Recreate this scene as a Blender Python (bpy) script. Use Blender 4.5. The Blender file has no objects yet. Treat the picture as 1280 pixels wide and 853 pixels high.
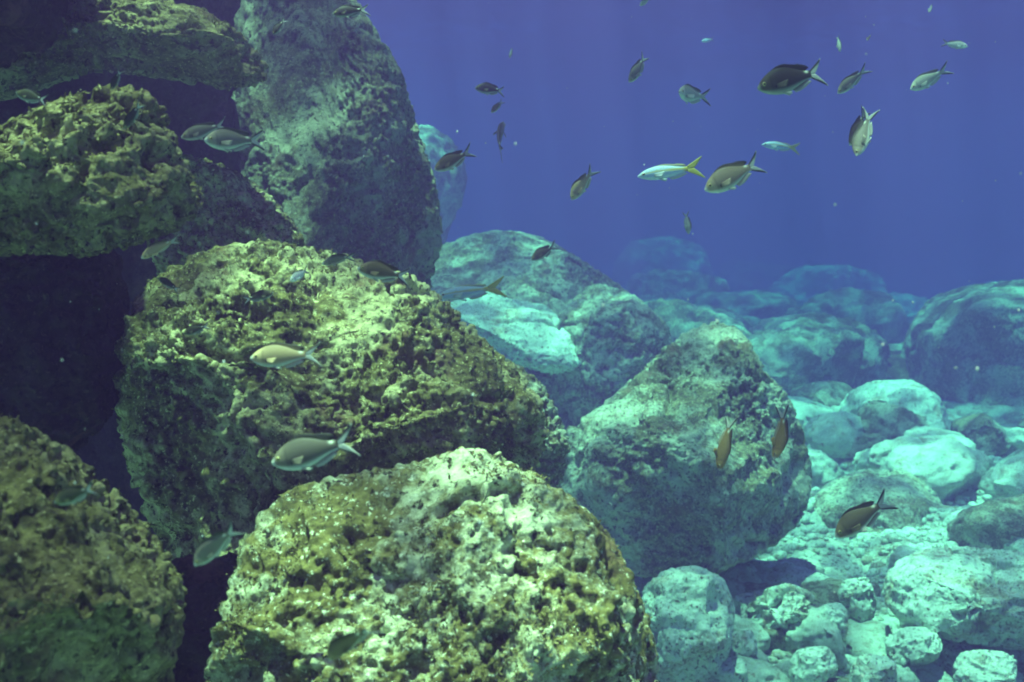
import bpy, bmesh, math, random
import numpy as np
from mathutils import Vector, Matrix

# ------------------------------------------------------------------ camera, world, sun, exposure
S = bpy.context.scene
COL = S.collection
FPX = 1372.0                       # focal length in photo pixels (1280 wide)
PITCH = math.atan(126.5 / FPX)     # horizon sits at photo row 300
cd = bpy.data.cameras.new('camera')
cam = bpy.data.objects.new('camera', cd)
COL.objects.link(cam)
cd.sensor_width = 36.0
cd.lens = 36.0 * FPX / 1280.0
cd.clip_start = 0.02
cd.clip_end = 500
cam.rotation_euler = (math.pi / 2 - PITCH, 0, 0)
cd.dof.use_dof = True
cd.dof.focus_distance = 3.0
cd.dof.aperture_fstop = 8.0
S.camera = cam

SUN_DIR = Vector((-0.12, -0.05, 0.97)).normalized()     # towards the sun
world = bpy.data.worlds.new('World')
S.world = world
world.use_nodes = True
wn = world.node_tree
for n in list(wn.nodes):
    wn.nodes.remove(n)
sky = wn.nodes.new('ShaderNodeTexSky')
sky.sky_type = 'NISHITA'
sky.sun_disc = False
sky.sun_elevation = math.asin(SUN_DIR.z)
sky.sun_rotation = math.atan2(SUN_DIR.x, SUN_DIR.y) % (2 * math.pi)
tint = wn.nodes.new('ShaderNodeMix')
tint.data_type = 'RGBA'
tint.blend_type = 'MULTIPLY'
tint.inputs['Factor'].default_value = 1.0
tint.inputs['B'].default_value = (0.15, 0.065, 0.21, 1)     # daylight filtered by the sea above
bgn = wn.nodes.new('ShaderNodeBackground')
bgn.inputs['Strength'].default_value = 0.06
outw = wn.nodes.new('ShaderNodeOutputWorld')
wn.links.new(sky.outputs['Color'], tint.inputs['A'])
wn.links.new(tint.outputs['Result'], bgn.inputs['Color'])
wn.links.new(bgn.outputs['Background'], outw.inputs['Surface'])

sd = bpy.data.lights.new('sun', 'SUN')
sd.energy = 5.0
sd.angle = math.radians(0.8)
sd.color = (0.80, 1.0, 0.62)
sun = bpy.data.objects.new('sun', sd)
COL.objects.link(sun)
sun.rotation_euler = SUN_DIR.to_track_quat('Z', 'Y').to_euler()
sun.location = SUN_DIR * 20

S.view_settings.view_transform = 'Standard'
S.view_settings.look = 'None'
S.view_settings.gamma = 1.0
S.view_settings.use_curve_mapping = False
S.view_settings.exposure = 2.4
S.render.engine = 'CYCLES'
S.cycles.use_denoising = True
S.cycles.filter_width = 1.9
S.cycles.max_bounces = 5
S.cycles.diffuse_bounces = 2
S.cycles.glossy_bounces = 1
S.cycles.volume_bounces = 1
S.cycles.transparent_max_bounces = 6
S.cycles.caustics_reflective = False
S.cycles.caustics_refractive = False

FLOOR = -2.2
RT = Vector((1, 0, 0))
FW = Vector((0, math.cos(PITCH), -math.sin(PITCH)))
UP = Vector((0, math.sin(PITCH), math.cos(PITCH)))
CB = np.array([RT, UP, FW])              # camera axes as rows


def at(px, py, d):
    """the point d metres ahead that stands at photo pixel px, py"""
    return RT * ((px - 640) / FPX * d) + UP * ((426.5 - py) / FPX * d) + FW * d


# ------------------------------------------------------------------ tags
def tag(o, label=None, cat=None, group=None, kind=None):
    if label:
        o['label'] = label
    if cat:
        o['category'] = cat
    if group:
        o['group'] = group
    if kind:
        o['kind'] = kind
    return o


def link(name, me, parent=None):
    o = bpy.data.objects.new(name, me)
    COL.objects.link(o)
    if parent:
        o.parent = parent
    return o


# ------------------------------------------------------------------ numpy noise
_r = np.random.RandomState(7)
_PERM = np.concatenate([_r.permutation(256)] * 3).astype(np.int32)
_G = _r.normal(size=(256, 3))
_G /= np.linalg.norm(_G, axis=1)[:, None]
_J = _r.rand(256, 3)


def _h(ix, iy, iz):
    return _PERM[_PERM[_PERM[ix & 255] + (iy & 255)] + (iz & 255)]


def perlin(p):
    i = np.floor(p).astype(np.int32)
    f = p - i
    u = f * f * f * (f * (f * 6 - 15) + 10)
    res = 0
    for dx in (0, 1):
        wx = u[:, 0] if dx else 1 - u[:, 0]
        for dy in (0, 1):
            wy = u[:, 1] if dy else 1 - u[:, 1]
            for dz in (0, 1):
                wz = u[:, 2] if dz else 1 - u[:, 2]
                g = _G[_h(i[:, 0] + dx, i[:, 1] + dy, i[:, 2] + dz)]
                dot = g[:, 0] * (f[:, 0] - dx) + g[:, 1] * (f[:, 1] - dy) + g[:, 2] * (f[:, 2] - dz)
                res = res + wx * wy * wz * dot
    return res * 1.6


def fbm(p, octv=4, gain=0.5):
    a, s, t = 1.0, 0, 0
    for _ in range(octv):
        s = s + a * perlin(p)
        t += a
        a *= gain
        p = p * 2.03 + 17.3
    return s / t


def worley(p):
    """distance to the nearest feature point and the distance gap to the second"""
    i = np.floor(p).astype(np.int32)
    f1 = np.full(len(p), 9.0)
    f2 = np.full(len(p), 9.0)
    hid = np.zeros(len(p), np.int32)
    for dx in (-1, 0, 1):
        for dy in (-1, 0, 1):
            for dz in (-1, 0, 1):
                h = _h(i[:, 0] + dx, i[:, 1] + dy, i[:, 2] + dz)
                q = _J[h] + i + np.array([dx, dy, dz])
                d = np.sqrt(((p - q) ** 2).sum(1))
                new = d < f1
                f2 = np.where(new, f1, np.minimum(f2, d))
                hid = np.where(new, h, hid)
                f1 = np.where(new, d, f1)
    return f1, f2 - f1, hid


# ------------------------------------------------------------------ meshes from numpy
def np_mesh(name, v, f, mat=None, smooth=True):
    me = bpy.data.meshes.new(name)
    n = f.shape[1]
    me.vertices.add(len(v))
    me.vertices.foreach_set('co', np.ascontiguousarray(v, np.float32).ravel())
    me.loops.add(f.size)
    me.loops.foreach_set('vertex_index', np.ascontiguousarray(f, np.int32).ravel())
    me.polygons.add(len(f))
    me.polygons.foreach_set('loop_start', np.arange(0, f.size, n, dtype=np.int32))
    me.polygons.foreach_set('loop_total', np.full(len(f), n, np.int32))
    me.polygons.foreach_set('use_smooth', np.full(len(f), smooth))
    me.update(calc_edges=True)
    me.validate()
    if mat:
        me.materials.append(mat)
    return me


_ico = {}


def ico(n):
    if n not in _ico:
        bm = bmesh.new()
        bmesh.ops.create_icosphere(bm, subdivisions=n, radius=1)
        me = bpy.data.meshes.new('tmp')
        bm.to_mesh(me)
        bm.free()
        v = np.empty(len(me.vertices) * 3, np.float32)
        me.vertices.foreach_get('co', v)
        f = np.empty(len(me.polygons) * 3, np.int32)
        me.polygons.foreach_get('vertices', f)
        bpy.data.meshes.remove(me)
        _ico[n] = (v.reshape(-1, 3).astype(np.float64), f.reshape(-1, 3))
    return _ico[n]


def relax(v, f, n):
    '''even out stretched spots'''
    for _ in range(n):
        acc = np.zeros_like(v)
        cnt = np.zeros(len(v))
        for a, b in ((0, 1), (1, 2), (2, 0)):
            cnt += np.bincount(f[:, a], minlength=len(v))
            for ax in range(3):
                acc[:, ax] += np.bincount(f[:, a], v[f[:, b], ax], len(v))
        v = v * .4 + acc / cnt[:, None] * .6
    return v


def normals(v, f):
    a, b, c = v[f[:, 0]], v[f[:, 1]], v[f[:, 2]]
    fn = np.cross(b - a, c - a)
    out = np.zeros_like(v)
    for k in range(3):
        for ax in range(3):
            out[:, ax] += np.bincount(f[:, k], fn[:, ax], len(v))
    return out / (np.linalg.norm(out, axis=1)[:, None] + 1e-12)


# ------------------------------------------------------------------ materials
def new_mat(name):
    m = bpy.data.materials.new(name)
    m.use_nodes = True
    nt = m.node_tree
    b = nt.nodes['Principled BSDF']
    return m, nt, b


def rock_mat(name, turf, brown, crust, pale=0.5, bump=1.0, scale=1.0):
    m, nt, b = new_mat(name)
    N, L = nt.nodes.new, nt.links.new
    tc = N('ShaderNodeTexCoord')
    oi = N('ShaderNodeObjectInfo')
    off = N('ShaderNodeVectorMath')
    off.operation = 'SCALE'
    off.inputs[0].default_value = (37, 53, 91)
    L(oi.outputs['Random'], off.inputs['Scale'])
    add = N('ShaderNodeVectorMath')
    add.operation = 'ADD'
    L(tc.outputs['Object'], add.inputs[0])
    L(off.outputs['Vector'], add.inputs[1])

    def noise(sc, det=5, rough=0.6, dist=0.0):
        n = N('ShaderNodeTexNoise')
        n.inputs['Scale'].default_value = sc * scale
        n.inputs['Detail'].default_value = det
        n.inputs['Roughness'].default_value = rough
        n.inputs['Distortion'].default_value = dist
        L(add.outputs['Vector'], n.inputs['Vector'])
        return n.outputs['Fac']

    def ramp(src, lo, hi):
        r = N('ShaderNodeMapRange')
        r.interpolation_type = 'SMOOTHSTEP'
        r.inputs['From Min'].default_value = lo
        r.inputs['From Max'].default_value = hi
        L(src, r.inputs['Value'])
        return r.outputs['Result']

    def mix(fac, a, c):
        x = N('ShaderNodeMix')
        x.data_type = 'RGBA'
        L(fac, x.inputs['Factor'])
        for key, val in (('A', a), ('B', c)):
            if isinstance(val, tuple):
                x.inputs[key].default_value = (*val, 1)
            else:
                L(val, x.inputs[key])
        return x.outputs['Result']

    c1 = mix(ramp(noise(7, 6, .65), .38, .62), brown, turf)
    c2 = mix(ramp(noise(34, 4, .7), .40, .66), c1, tuple(min(1, 1.5 * t) for t in turf))
    # pale crust: wide patches broken up by finer ones
    big = noise(3.3, 7, .68, .4)
    fine = noise(26, 5, .7)
    mx = N('ShaderNodeMath')
    mx.operation = 'MULTIPLY_ADD'
    mx.inputs[1].default_value = 0.55
    wide = N('ShaderNodeMath')
    wide.operation = 'MULTIPLY_ADD'
    wide.inputs[1].default_value = .45
    L(noise(1.5, 3, .6), wide.inputs[0])
    wide2 = N('ShaderNodeMath')
    wide2.operation = 'SUBTRACT'
    wide2.inputs[1].default_value = .225
    L(big, wide.inputs[2])
    L(wide.outputs['Value'], wide2.inputs[0])
    L(fine, mx.inputs[0])
    L(wide2.outputs['Value'], mx.inputs[2])
    lo = 1.02 - 0.5 * pale
    c3 = mix(ramp(mx.outputs['Value'], lo - .10, lo + .10), c2, crust)
    c4 = mix(ramp(noise(80, 3, .65), .58, .68), c3, tuple(min(.85, 1.35 * t) for t in crust))
    c5 = mix(ramp(noise(48, 5, .7), .53, .64), c4, tuple(.55 * t for t in brown))
    c6 = mix(ramp(noise(4.7, 6, .7), .56, .70), c5, tuple(.5 * (x + y) for x, y in zip(turf, (.26, .13, .09))))
    L(c6, b.inputs['Base Color'])
    b.inputs['Roughness'].default_value = 0.95
    b.inputs['Specular IOR Level'].default_value = 0.1
    bp = N('ShaderNodeBump')
    bp.inputs['Strength'].default_value = 0.9 * bump
    bp.inputs['Distance'].default_value = 0.012 / scale
    bh = N('ShaderNodeMath')
    bh.operation = 'ADD'
    L(noise(70, 6, .7), bh.inputs[0])
    L(noise(24, 5, .65), bh.inputs[1])
    L(bh.outputs['Value'], bp.inputs['Height'])
    L(bp.outputs['Normal'], b.inputs['Normal'])
    return m


M_TURF = rock_mat('turf_covered_rock', (.155, .13, .05), (.065, .05, .025), (.37, .32, .16), .40, 1.0, 1.3)
M_CRUST = rock_mat('crusted_rock', (.18, .15, .05), (.07, .054, .022), (.70, .72, .46), .43, 1.0, 1.15)
M_MIX = rock_mat('turf_and_crust_rock', (.17, .145, .05), (.065, .05, .022), (.58, .54, .28), .40, 1.0, 1.3)
M_DARK = rock_mat('shade_darkened_rock', (.035, .028, .018), (.02, .014, .012), (.07, .055, .04), .2)  # near-black colour deepens the shade in the left hollows
M_TOWER = rock_mat('grey_green_rock', (.165, .155, .08), (.08, .07, .04), (.38, .39, .26), .42, 1.2)
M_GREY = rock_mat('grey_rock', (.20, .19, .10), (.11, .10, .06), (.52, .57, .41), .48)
M_PALE = rock_mat('pale_rock', (.38, .38, .25), (.24, .22, .14), (.66, .80, .64), .68, .8)  # crust greened to put the water's cyan cast into the colour
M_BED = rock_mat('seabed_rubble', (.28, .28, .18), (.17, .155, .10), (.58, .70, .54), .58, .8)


m_, nt_, b_ = new_mat('turf_algae')
b_.inputs['Base Color'].default_value = (.24, .20, .08, 1)
b_.inputs['Roughness'].default_value = .9
b_.inputs['Specular IOR Level'].default_value = .1
M_ALGAE = m_


def add_tufts(o, v, n, count, seed):
    '''short bushy algae growing in patches over a boulder'''
    rs = np.random.RandomState(seed + 500)
    g = fbm(v / .16 + seed * 3.7, 3) + .25 * n[:, 2] - .16
    front = (n[:, 1] < .35)
    w = np.clip(g, 0, .3) * front
    if w.sum() <= 0:
        return
    pick = rs.choice(len(v), count, p=w / w.sum())
    nb = 6
    base = np.repeat(v[pick], nb, 0)
    nn = np.repeat(n[pick], nb, 0)
    ln = (rs.uniform(.003, .009, count * nb) * np.repeat(rs.uniform(.5, 1.2, count), nb))[:, None]
    d = nn + rs.normal(size=base.shape) * .65
    d /= np.linalg.norm(d, axis=1)[:, None]
    sd_ = np.cross(d, rs.normal(size=d.shape))
    sd_ /= np.linalg.norm(sd_, axis=1)[:, None]
    base = base + rs.normal(size=base.shape) * .004 - nn * .003
    q = np.stack([base - sd_ * ln * .16, base + sd_ * ln * .16, base + d * ln * .6 + sd_ * ln * .22,
                  base + d * ln, base + d * ln * .6 - sd_ * ln * .22], 1).reshape(-1, 3)
    k = np.arange(count * nb)[:, None] * 5
    f = np.concatenate([k + np.array([0, 1, 2]), k + np.array([0, 2, 4]), k + np.array([4, 2, 3])])
    t = link('turf_algae', np_mesh('turf_algae', q, f, M_ALGAE), o)
    tag(t, kind='stuff')


# ------------------------------------------------------------------ boulders
def boulder(name, outline, d, thick, mat, sub=7, seed=0, amp=1.0, lump=1.0, back=None, nfac=9, planes=(), box=.75,
            centre=None, lean=0.0, fine=1.0, smooth=5, tufts=0):
    """a rock with the outline given in photo pixels standing d metres ahead; thick = its half depth in metres"""
    rs = np.random.RandomState(seed + 11)
    P = np.array(outline, float)
    c = np.array(centre, float) if centre else (P.max(0) + P.min(0)) / 2
    k = d / FPX
    Q = (P - c) * k
    Q[:, 1] *= -1
    # dense outline -> radius by angle
    seg = np.concatenate([Q, Q[:1]])
    pts = np.concatenate([seg[i] + (seg[i + 1] - seg[i]) * np.linspace(0, 1, 60, endpoint=False)[:, None] for i in range(len(Q))])
    th = np.arctan2(pts[:, 1], pts[:, 0])
    rr = np.hypot(pts[:, 0], pts[:, 1])
    nb = 360
    tab = np.zeros(nb)
    idx = ((th + math.pi) / (2 * math.pi) * nb).astype(int) % nb
    for j in range(nb):
        mk = rr[idx == j]
        tab[j] = mk.max() if len(mk) else np.nan
    ok = ~np.isnan(tab)
    ang = np.arange(nb)
    tab = np.interp(ang, ang[ok], tab[ok], period=nb)
    ker = np.exp(-0.5 * (np.arange(-15, 16) / smooth) ** 2)
    ker /= ker.sum()
    tab = np.convolve(np.concatenate([tab[-15:], tab, tab[:15]]), ker, 'valid')
    v0, f = ico(sub)
    v = v0.copy()
    R = tab.mean()
    theta = np.arctan2(v[:, 1], v[:, 0])
    rad = np.interp((theta + math.pi) / (2 * math.pi) * nb - .5, ang, tab, period=nb)
    s = np.hypot(v[:, 0], v[:, 1])
    lat = rad * s ** box
    tf, tb = thick, (back or thick)
    z = np.where(v[:, 2] < 0, -tf, tb) * np.abs(v[:, 2]) ** box
    p = np.stack([lat * np.cos(theta), lat * np.sin(theta), z], 1)
    p[:, 2] += lean * p[:, 1]          # lean back (top farther away)

    def refit(p):
        '''stretch sideways so that the rock keeps the outline it was given'''
        w = 1 + p[:, 2] / d
        o2 = np.array([(c[0] - 640) * k, (426.5 - c[1]) * k])
        u_ = (p[:, :2] + o2) / w[:, None] - o2
        t = np.arctan2(u_[:, 1], u_[:, 0])
        r_ = np.hypot(u_[:, 0], u_[:, 1])
        b_ = np.minimum(((t + math.pi) / (2 * math.pi) * 120).astype(int), 119)
        mx = np.zeros(120)
        np.maximum.at(mx, b_, r_)
        want = np.interp((np.arange(120) + .5) * 3 - .5, ang, tab, period=nb)
        sc = want / np.maximum(mx, 1e-4)
        sc = np.convolve(np.concatenate([sc[-3:], sc, sc[:3]]), [.0, .05, .2, .5, .2, .05, .0], 'valid')
        k_ = np.interp((t + math.pi) / (2 * math.pi) * 120 - .5, np.arange(120), sc, period=120)
        p = p.copy()
        p[:, :2] = (u_ * k_[:, None] + o2) * w[:, None] - o2
        return p

    # chipped faces, mostly on the side that is seen
    cuts = []
    for (nx, ny, nz, h) in planes:
        n = np.array([nx, ny, nz], float)
        cuts.append((n / np.linalg.norm(n), h))
    for _ in range(nfac):
        n = rs.normal(size=3)
        n[2] = -abs(n[2]) - .25
        n /= np.linalg.norm(n)
        cuts.append((n, rs.uniform(.72, .95)))
    for n, h in cuts:
        dd = p @ n
        lim = dd.max() * h
        over = np.maximum(dd - lim, 0)
        p -= n * (over * .88)[:, None]
    o3 = rs.uniform(-50, 50, 3)
    p = refit(refit(p))
    # broad form, then lumps, ledges, pits and grain
    dirn = p / (np.linalg.norm(p, axis=1)[:, None] + 1e-9)
    p = p + dirn * (fbm(p / (R * .9) + o3, 3) * .10 * R * amp)[:, None]
    nn = normals(p, f)
    q = p + .05 * lump * np.stack([perlin(p / (.2 * lump) + o3 + t) for t in (0, 31, 62)], 1)
    a = fbm(q / (.42 * lump) + o3, 4)
    rid = 1 - np.abs(fbm(q / (.50 * lump) + o3 + 9, 4)) * 2.4
    led = fbm((q @ CB) * np.array([1.1, 1.1, 3.2]) / (.33 * lump) + o3, 3)       # bedding ledges
    disp = .075 * lump * amp * a + .030 * lump * amp * rid + .035 * lump * amp * led
    p = relax(refit(p + nn * (disp - .03 * lump * amp)[:, None]), f, 3 if sub > 7 else 1)
    nn = normals(p, f)
    q = p + .012 * lump * np.stack([perlin(p / (.06 * lump) + o3 + t) for t in (3, 34, 65)], 1)
    w1, g1, hid = worley(q / (.11 * lump) + o3)
    pit = np.clip(_J[hid][:, 0] * 2.2 - .7, 0, 1.2) * np.clip((.50 - w1) / .50, 0, 1) ** .7
    gate = np.clip(fbm(p / (.3 * lump) + o3 + 3, 2) * 4 - .1, 0, 1)
    bil = np.abs(perlin(q / (.10 * lump) + o3 + 40)) + .5 * np.abs(perlin(q / (.05 * lump) + o3 + 50))
    disp = -.055 * lump * amp * pit * gate - .028 * lump * amp * (bil - .35)
    rough = .30 + 1.5 * np.clip(fbm(p / (.32 * lump) + o3 + 120, 3) * 2.2 + .45, 0, 1)      # rough growth beside bare, smoother stone
    disp += .020 * rough * lump * amp * fine * fbm(q / (.045 * lump) + o3, 3, .6)
    _, gc, _ = worley(q / (.38 * lump) + o3 + 70)
    disp -= .030 * lump * np.exp(-(gc / .05) ** 2) * np.clip(fbm(p / (.5 * lump) + o3 + 90, 2) * 3 + .3, 0, 1)
    p = relax(refit(p + nn * disp[:, None]), f, 2 if sub > 7 else 0)
    if sub >= 7:
        nn = normals(p, f)
        w2, g2, _ = worley(p / (.026 * lump) + o3 + 5)
        p = p + nn * (rough * (.010 * lump * fine * (w2 - .5) + .007 * fine * fbm(p / .016 + o3, 2)))[:, None]
    p = refit(p)
    wv = p @ CB
    if tufts:
        wn_ = normals(p, f) @ CB
    org = at(c[0], c[1], d)
    me = np_mesh(name, wv, f, mat)
    o = link(name, me)
    o.location = org
    if tufts:
        add_tufts(o, wv, wn_, tufts, seed)
    return o


def rock(label, outline, d, thick, mat, group=None, cat='boulder', name='boulder', k=1.7, **kw):
    d, thick = d * k, thick * k
    kw['lump'] = kw.get('lump', 1.0) * k
    if 'back' in kw:
        kw['back'] *= k
    o = boulder(name, outline, d, thick, mat, **kw)
    tag(o, label, cat, group)
    return o


def ell(x0, x1, y0, y1, seed=0, n=11, jit=.12):
    r = random.Random(seed * 7 + 3)
    cx, cy, a, b = (x0 + x1) / 2, (y0 + y1) / 2, (x1 - x0) / 2, (y1 - y0) / 2
    out = []
    for i in range(n):
        t = 2 * math.pi * i / n
        q = 1 + r.uniform(-jit, jit * .6)
        co, si = math.cos(t), math.sin(t)
        out.append((cx + a * q * math.copysign(abs(co) ** .8, co), cy + b * q * math.copysign(abs(si) ** .8, si)))
    return out


# ------------------------------------------------------------------ seabed
def bed_height(x, y):
    p = np.stack([x, y, np.zeros_like(x)], 1)
    z = fbm(p / 4.0 + 4, 3) * .30
    for sc, hh, o in ((1.6, .32, 1), (.6, .15, 7), (.24, .06, 13)):
        q = p / sc + o
        w, g, hid = worley(np.stack([q[:, 0] + .3 * perlin(q * 1.3), q[:, 1], np.zeros(len(q)) + .5], 1))
        dome = np.sqrt(np.clip(1 - (w / .85) ** 2, 0, 1))
        z += hh * (dome - .55) * (.5 + _J[hid][:, 2])
    z += fbm(p / .09, 3) * .012
    # the reef climbs on the left
    z += np.clip((-x - 1.0 - .05 * y) * .35, 0, 2.0)
    far = np.clip((np.hypot(x, y) - 30) / 40, 0, 1)
    z *= 1 - far
    z -= np.clip((np.hypot(x, y) - 18) * .07, 0, 3.0)        # and falls away into the blue
    return z


def seabed():
    nr, na = 520, 900
    r = np.concatenate([[.05], np.geomspace(.8, 140, nr - 1)])
    dense = np.linspace(-33, 33, 700)
    sparse = np.linspace(33, 327, na - 700 + 2)[1:-1]
    ang = np.radians(np.concatenate([dense, sparse]))
    A, Rr = np.meshgrid(ang, r)
    x = (Rr * np.sin(A)).ravel()
    y = (Rr * np.cos(A)).ravel()
    z = bed_height(x, y)
    v = np.stack([x, y, z + FLOOR + .03], 1)
    i = np.arange(nr - 1)[:, None] * na
    j = np.arange(na)[None, :]
    j2 = (j + 1) % na
    f = np.stack([i + j, i + na + j, i + na + j2, i + j2], -1).reshape(-1, 4)
    f = f[:, ::-1]
    o = link('seabed', np_mesh('seabed', v, f, M_BED))
    tag(o, kind='structure')


seabed()

# ------------------------------------------------------------------ the big boulders
rock('big crusted boulder filling the bottom centre, bright pale top and brown turf below',
     [(262, 800), (285, 730), (318, 650), (338, 622), (400, 597), (480, 584), (545, 572), (590, 552), (640, 575), (700, 610),
      (752, 652), (785, 705), (810, 765), (824, 820), (826, 870), (815, 1150), (700, 1600), (420, 1620), (270, 1300), (240, 950)],
     2.25, .55, M_CRUST, sub=8, seed=1, k=0.8, tufts=2600, centre=(545, 800), planes=((-.25, .75, -.6, .55), (.6, .5, -.62, .58), (-.6, -.1, -.8, .62)), nfac=9, lump=.9, amp=1.1, fine=1.05)

rock('smooth olive boulder cut by the left edge at the bottom, black shadow below it',
     [(-330, 700), (-250, 560), (-60, 510), (20, 522), (90, 562), (160, 625), (210, 685), (238, 735), (228, 800), (190, 1000),
      (120, 1500), (-80, 1900), (-300, 1500)],
     1.75, .42, M_TURF, sub=8, seed=2, k=0.77, tufts=700, centre=(-40, 690), amp=.6, planes=((.15, .75, -.6, .5), (.05, -.85, -.52, .13)), nfac=2, fine=1.5)

rock('huge pitted boulder at left centre, its right underside in deep shadow',
     [(140, 470), (150, 400), (190, 345), (250, 312), (330, 296), (430, 318), (505, 335), (560, 375), (610, 430), (660, 470), (690, 520),
      (680, 580), (640, 640), (580, 760), (470, 900), (300, 920), (215, 830), (200, 700), (150, 560)],
     3.05, .62, M_MIX, sub=8, seed=3, k=0.82, tufts=3000, centre=(400, 540), planes=((-.15, .8, -.58, .58), (.38, -.72, -.58, .36), (-.7, -.2, -.7, .6), (.3, .6, -.75, .6)), nfac=9, amp=1.15, fine=1.4)

rock('pointed olive boulder on the left under the overhanging block, black hollow beneath it',
     [(-260, 260), (-120, 190), (0, 155), (60, 128), (140, 103), (185, 108), (215, 150), (230, 200), (258, 240), (240, 285), (190, 300),
      (120, 322), (40, 318), (-80, 330), (-220, 330)],
     2.3, .30, M_TURF, sub=8, seed=4, k=0.82, tufts=1200, centre=(40, 225), planes=((-.1, .75, -.65, .6), (.1, -.6, -.8, .75)), nfac=6, fine=1.7)

rock('overhanging block at the top left with a black cave mouth under its lower edge',
     [(-200, 110), (-220, 0), (-60, -60), (60, -50), (146, -10), (238, 3), (296, 32), (330, 65), (347, 112), (338, 135), (280, 106), (220, 100),
      (175, 95), (120, 90), (60, 110), (0, 130)],
     3.5, .5, M_TURF, sub=8, seed=5, k=0.86, tufts=800, centre=(100, 40), planes=((.15, .75, -.62, .5), (0, -.7, -.7, .7)), nfac=6, amp=.8, fine=1.7)

rock('added dark ledge in the top left corner, drawn forward to shade the water',
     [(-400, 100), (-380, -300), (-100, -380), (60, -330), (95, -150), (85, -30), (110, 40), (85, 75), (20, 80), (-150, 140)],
     2.75, 1.5, M_DARK, sub=7, seed=15, k=0.84, back=1.1, nfac=4)  # added ledge, stretched forward out of view to shade the water

rock('tall leaning rock pillar behind the left boulders, grey sunlit face and dark right side',
     [(250, 500), (270, 330), (270, 200), (265, 60), (265, -60), (340, -170), (400, -150), (430, -20), (470, 35), (505, 90), (520, 150), (545, 225), (556, 300),
      (540, 350), (520, 480), (420, 640), (300, 640)],
     4.9, .62, M_TOWER, sub=8, seed=6, k=1.12, tufts=1500, centre=(410, 230), lean=.22, planes=((-.3, .35, -.9, .62), (.85, -.1, -.5, .68)), nfac=7, lump=.9, amp=.9, fine=1.6)

rock('rounded hazy rock peeping out behind the right side of the tall pillar',
     [(470, 200), (515, 152), (545, 158), (572, 180), (586, 210), (582, 250), (560, 285), (545, 400), (500, 500), (450, 480), (440, 320)],
     8.6, .8, M_GREY, sub=6, seed=7, k=1.9, lump=1.6, planes=((.7, -.2, -.6, .6),))

rock('wide hazy grey rock mass in the centre behind the bright turquoise slab',
     [(500, 330), (540, 312), (590, 292), (630, 286), (680, 296), (720, 320), (770, 352), (815, 390), (835, 420), (800, 520), (760, 570),
      (640, 590), (540, 560), (480, 450)],
     6.3, 1.0, M_GREY, sub=8, seed=8, k=1.75, centre=(650, 440), lean=.55, planes=((-.15, .72, -.68, .55), (.5, .45, -.7, .62)), nfac=7, lump=1.1, amp=.8, fine=.7)

rock('bright turquoise slab tilted against the wide hazy rock mass in the centre',
     [(545, 378), (600, 362), (680, 380), (722, 415), (738, 460), (690, 470), (640, 455), (590, 440)], 5.75, .3, M_PALE, sub=7, seed=17, k=1.75, lean=1.1, nfac=5, amp=.6)
rock('dim hazy block forming the right shoulder of the wide central rock mass',
     [(690, 400), (740, 352), (790, 365), (835, 405), (850, 470), (800, 540), (720, 540), (690, 480)], 5.8, .5, M_GREY, sub=7, seed=18, k=1.75, lean=.4, nfac=9, amp=.8)

rock('craggy boulder right of centre with a sloping ridge, two amber fish in front of it',
     [(690, 560), (705, 540), (760, 500), (800, 465), (840, 425), (880, 402), (910, 400), (940, 425), (955, 465), (985, 490), (1005, 540), (1018, 600),
      (1005, 650), (960, 690), (880, 725), (780, 720), (715, 680), (680, 620)],
     4.1, .55, M_GREY, sub=8, seed=9, k=1.6, tufts=0, centre=(860, 570), lean=.25, amp=.8, fine=1.4, planes=((.1, .8, -.58, .6), (-.45, -.15, -.9, .62), (.75, .1, -.6, .7)), nfac=6)

rock('broken rock shelf in the shadowy gap between the huge pitted boulder and the craggy boulder',
     [(560, 470), (600, 440), (640, 450), (680, 480), (700, 520), (715, 560), (700, 620), (640, 680), (560, 640), (530, 540)],
     3.5, .3, M_GREY, sub=7, seed=10, k=1.15)

rock('dark rock wedge between the pointed olive boulder and the tall pillar',
     [(190, 190), (250, 195), (300, 215), (345, 250), (385, 300), (360, 360), (300, 420), (220, 400), (180, 300)],
     3.9, .4, M_MIX, sub=8, fine=1.5, seed=11, k=0.86)

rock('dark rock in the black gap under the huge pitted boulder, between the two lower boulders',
     [(150, 720), (250, 690), (420, 700), (560, 760), (560, 1000), (500, 1400), (200, 1400), (120, 1000)], 2.2, .3, M_DARK, sub=7, seed=16, k=1)  # base rock, brought near and coloured near black for the gap's shade

rock('added near-black rock standing in for the shade under the pointed olive boulder',
     [(-250, 280), (40, 290), (150, 300), (165, 400), (145, 520), (80, 580), (-200, 640)], 2.5, .22, M_DARK, sub=7, seed=19, k=1)  # added dark surface in place of the hollow's shade

# cliff behind the left boulders, its top leaned forward to shade the water
rock('dark cliff wall behind the left boulders, its shade deepened in the colour',
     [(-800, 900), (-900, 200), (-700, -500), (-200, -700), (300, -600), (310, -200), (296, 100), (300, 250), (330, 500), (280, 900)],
     4.9, .7, M_DARK, sub=7, seed=12, k=0.9, lean=-.35, cat='cliff', name='cliff', lump=1.5)

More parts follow.
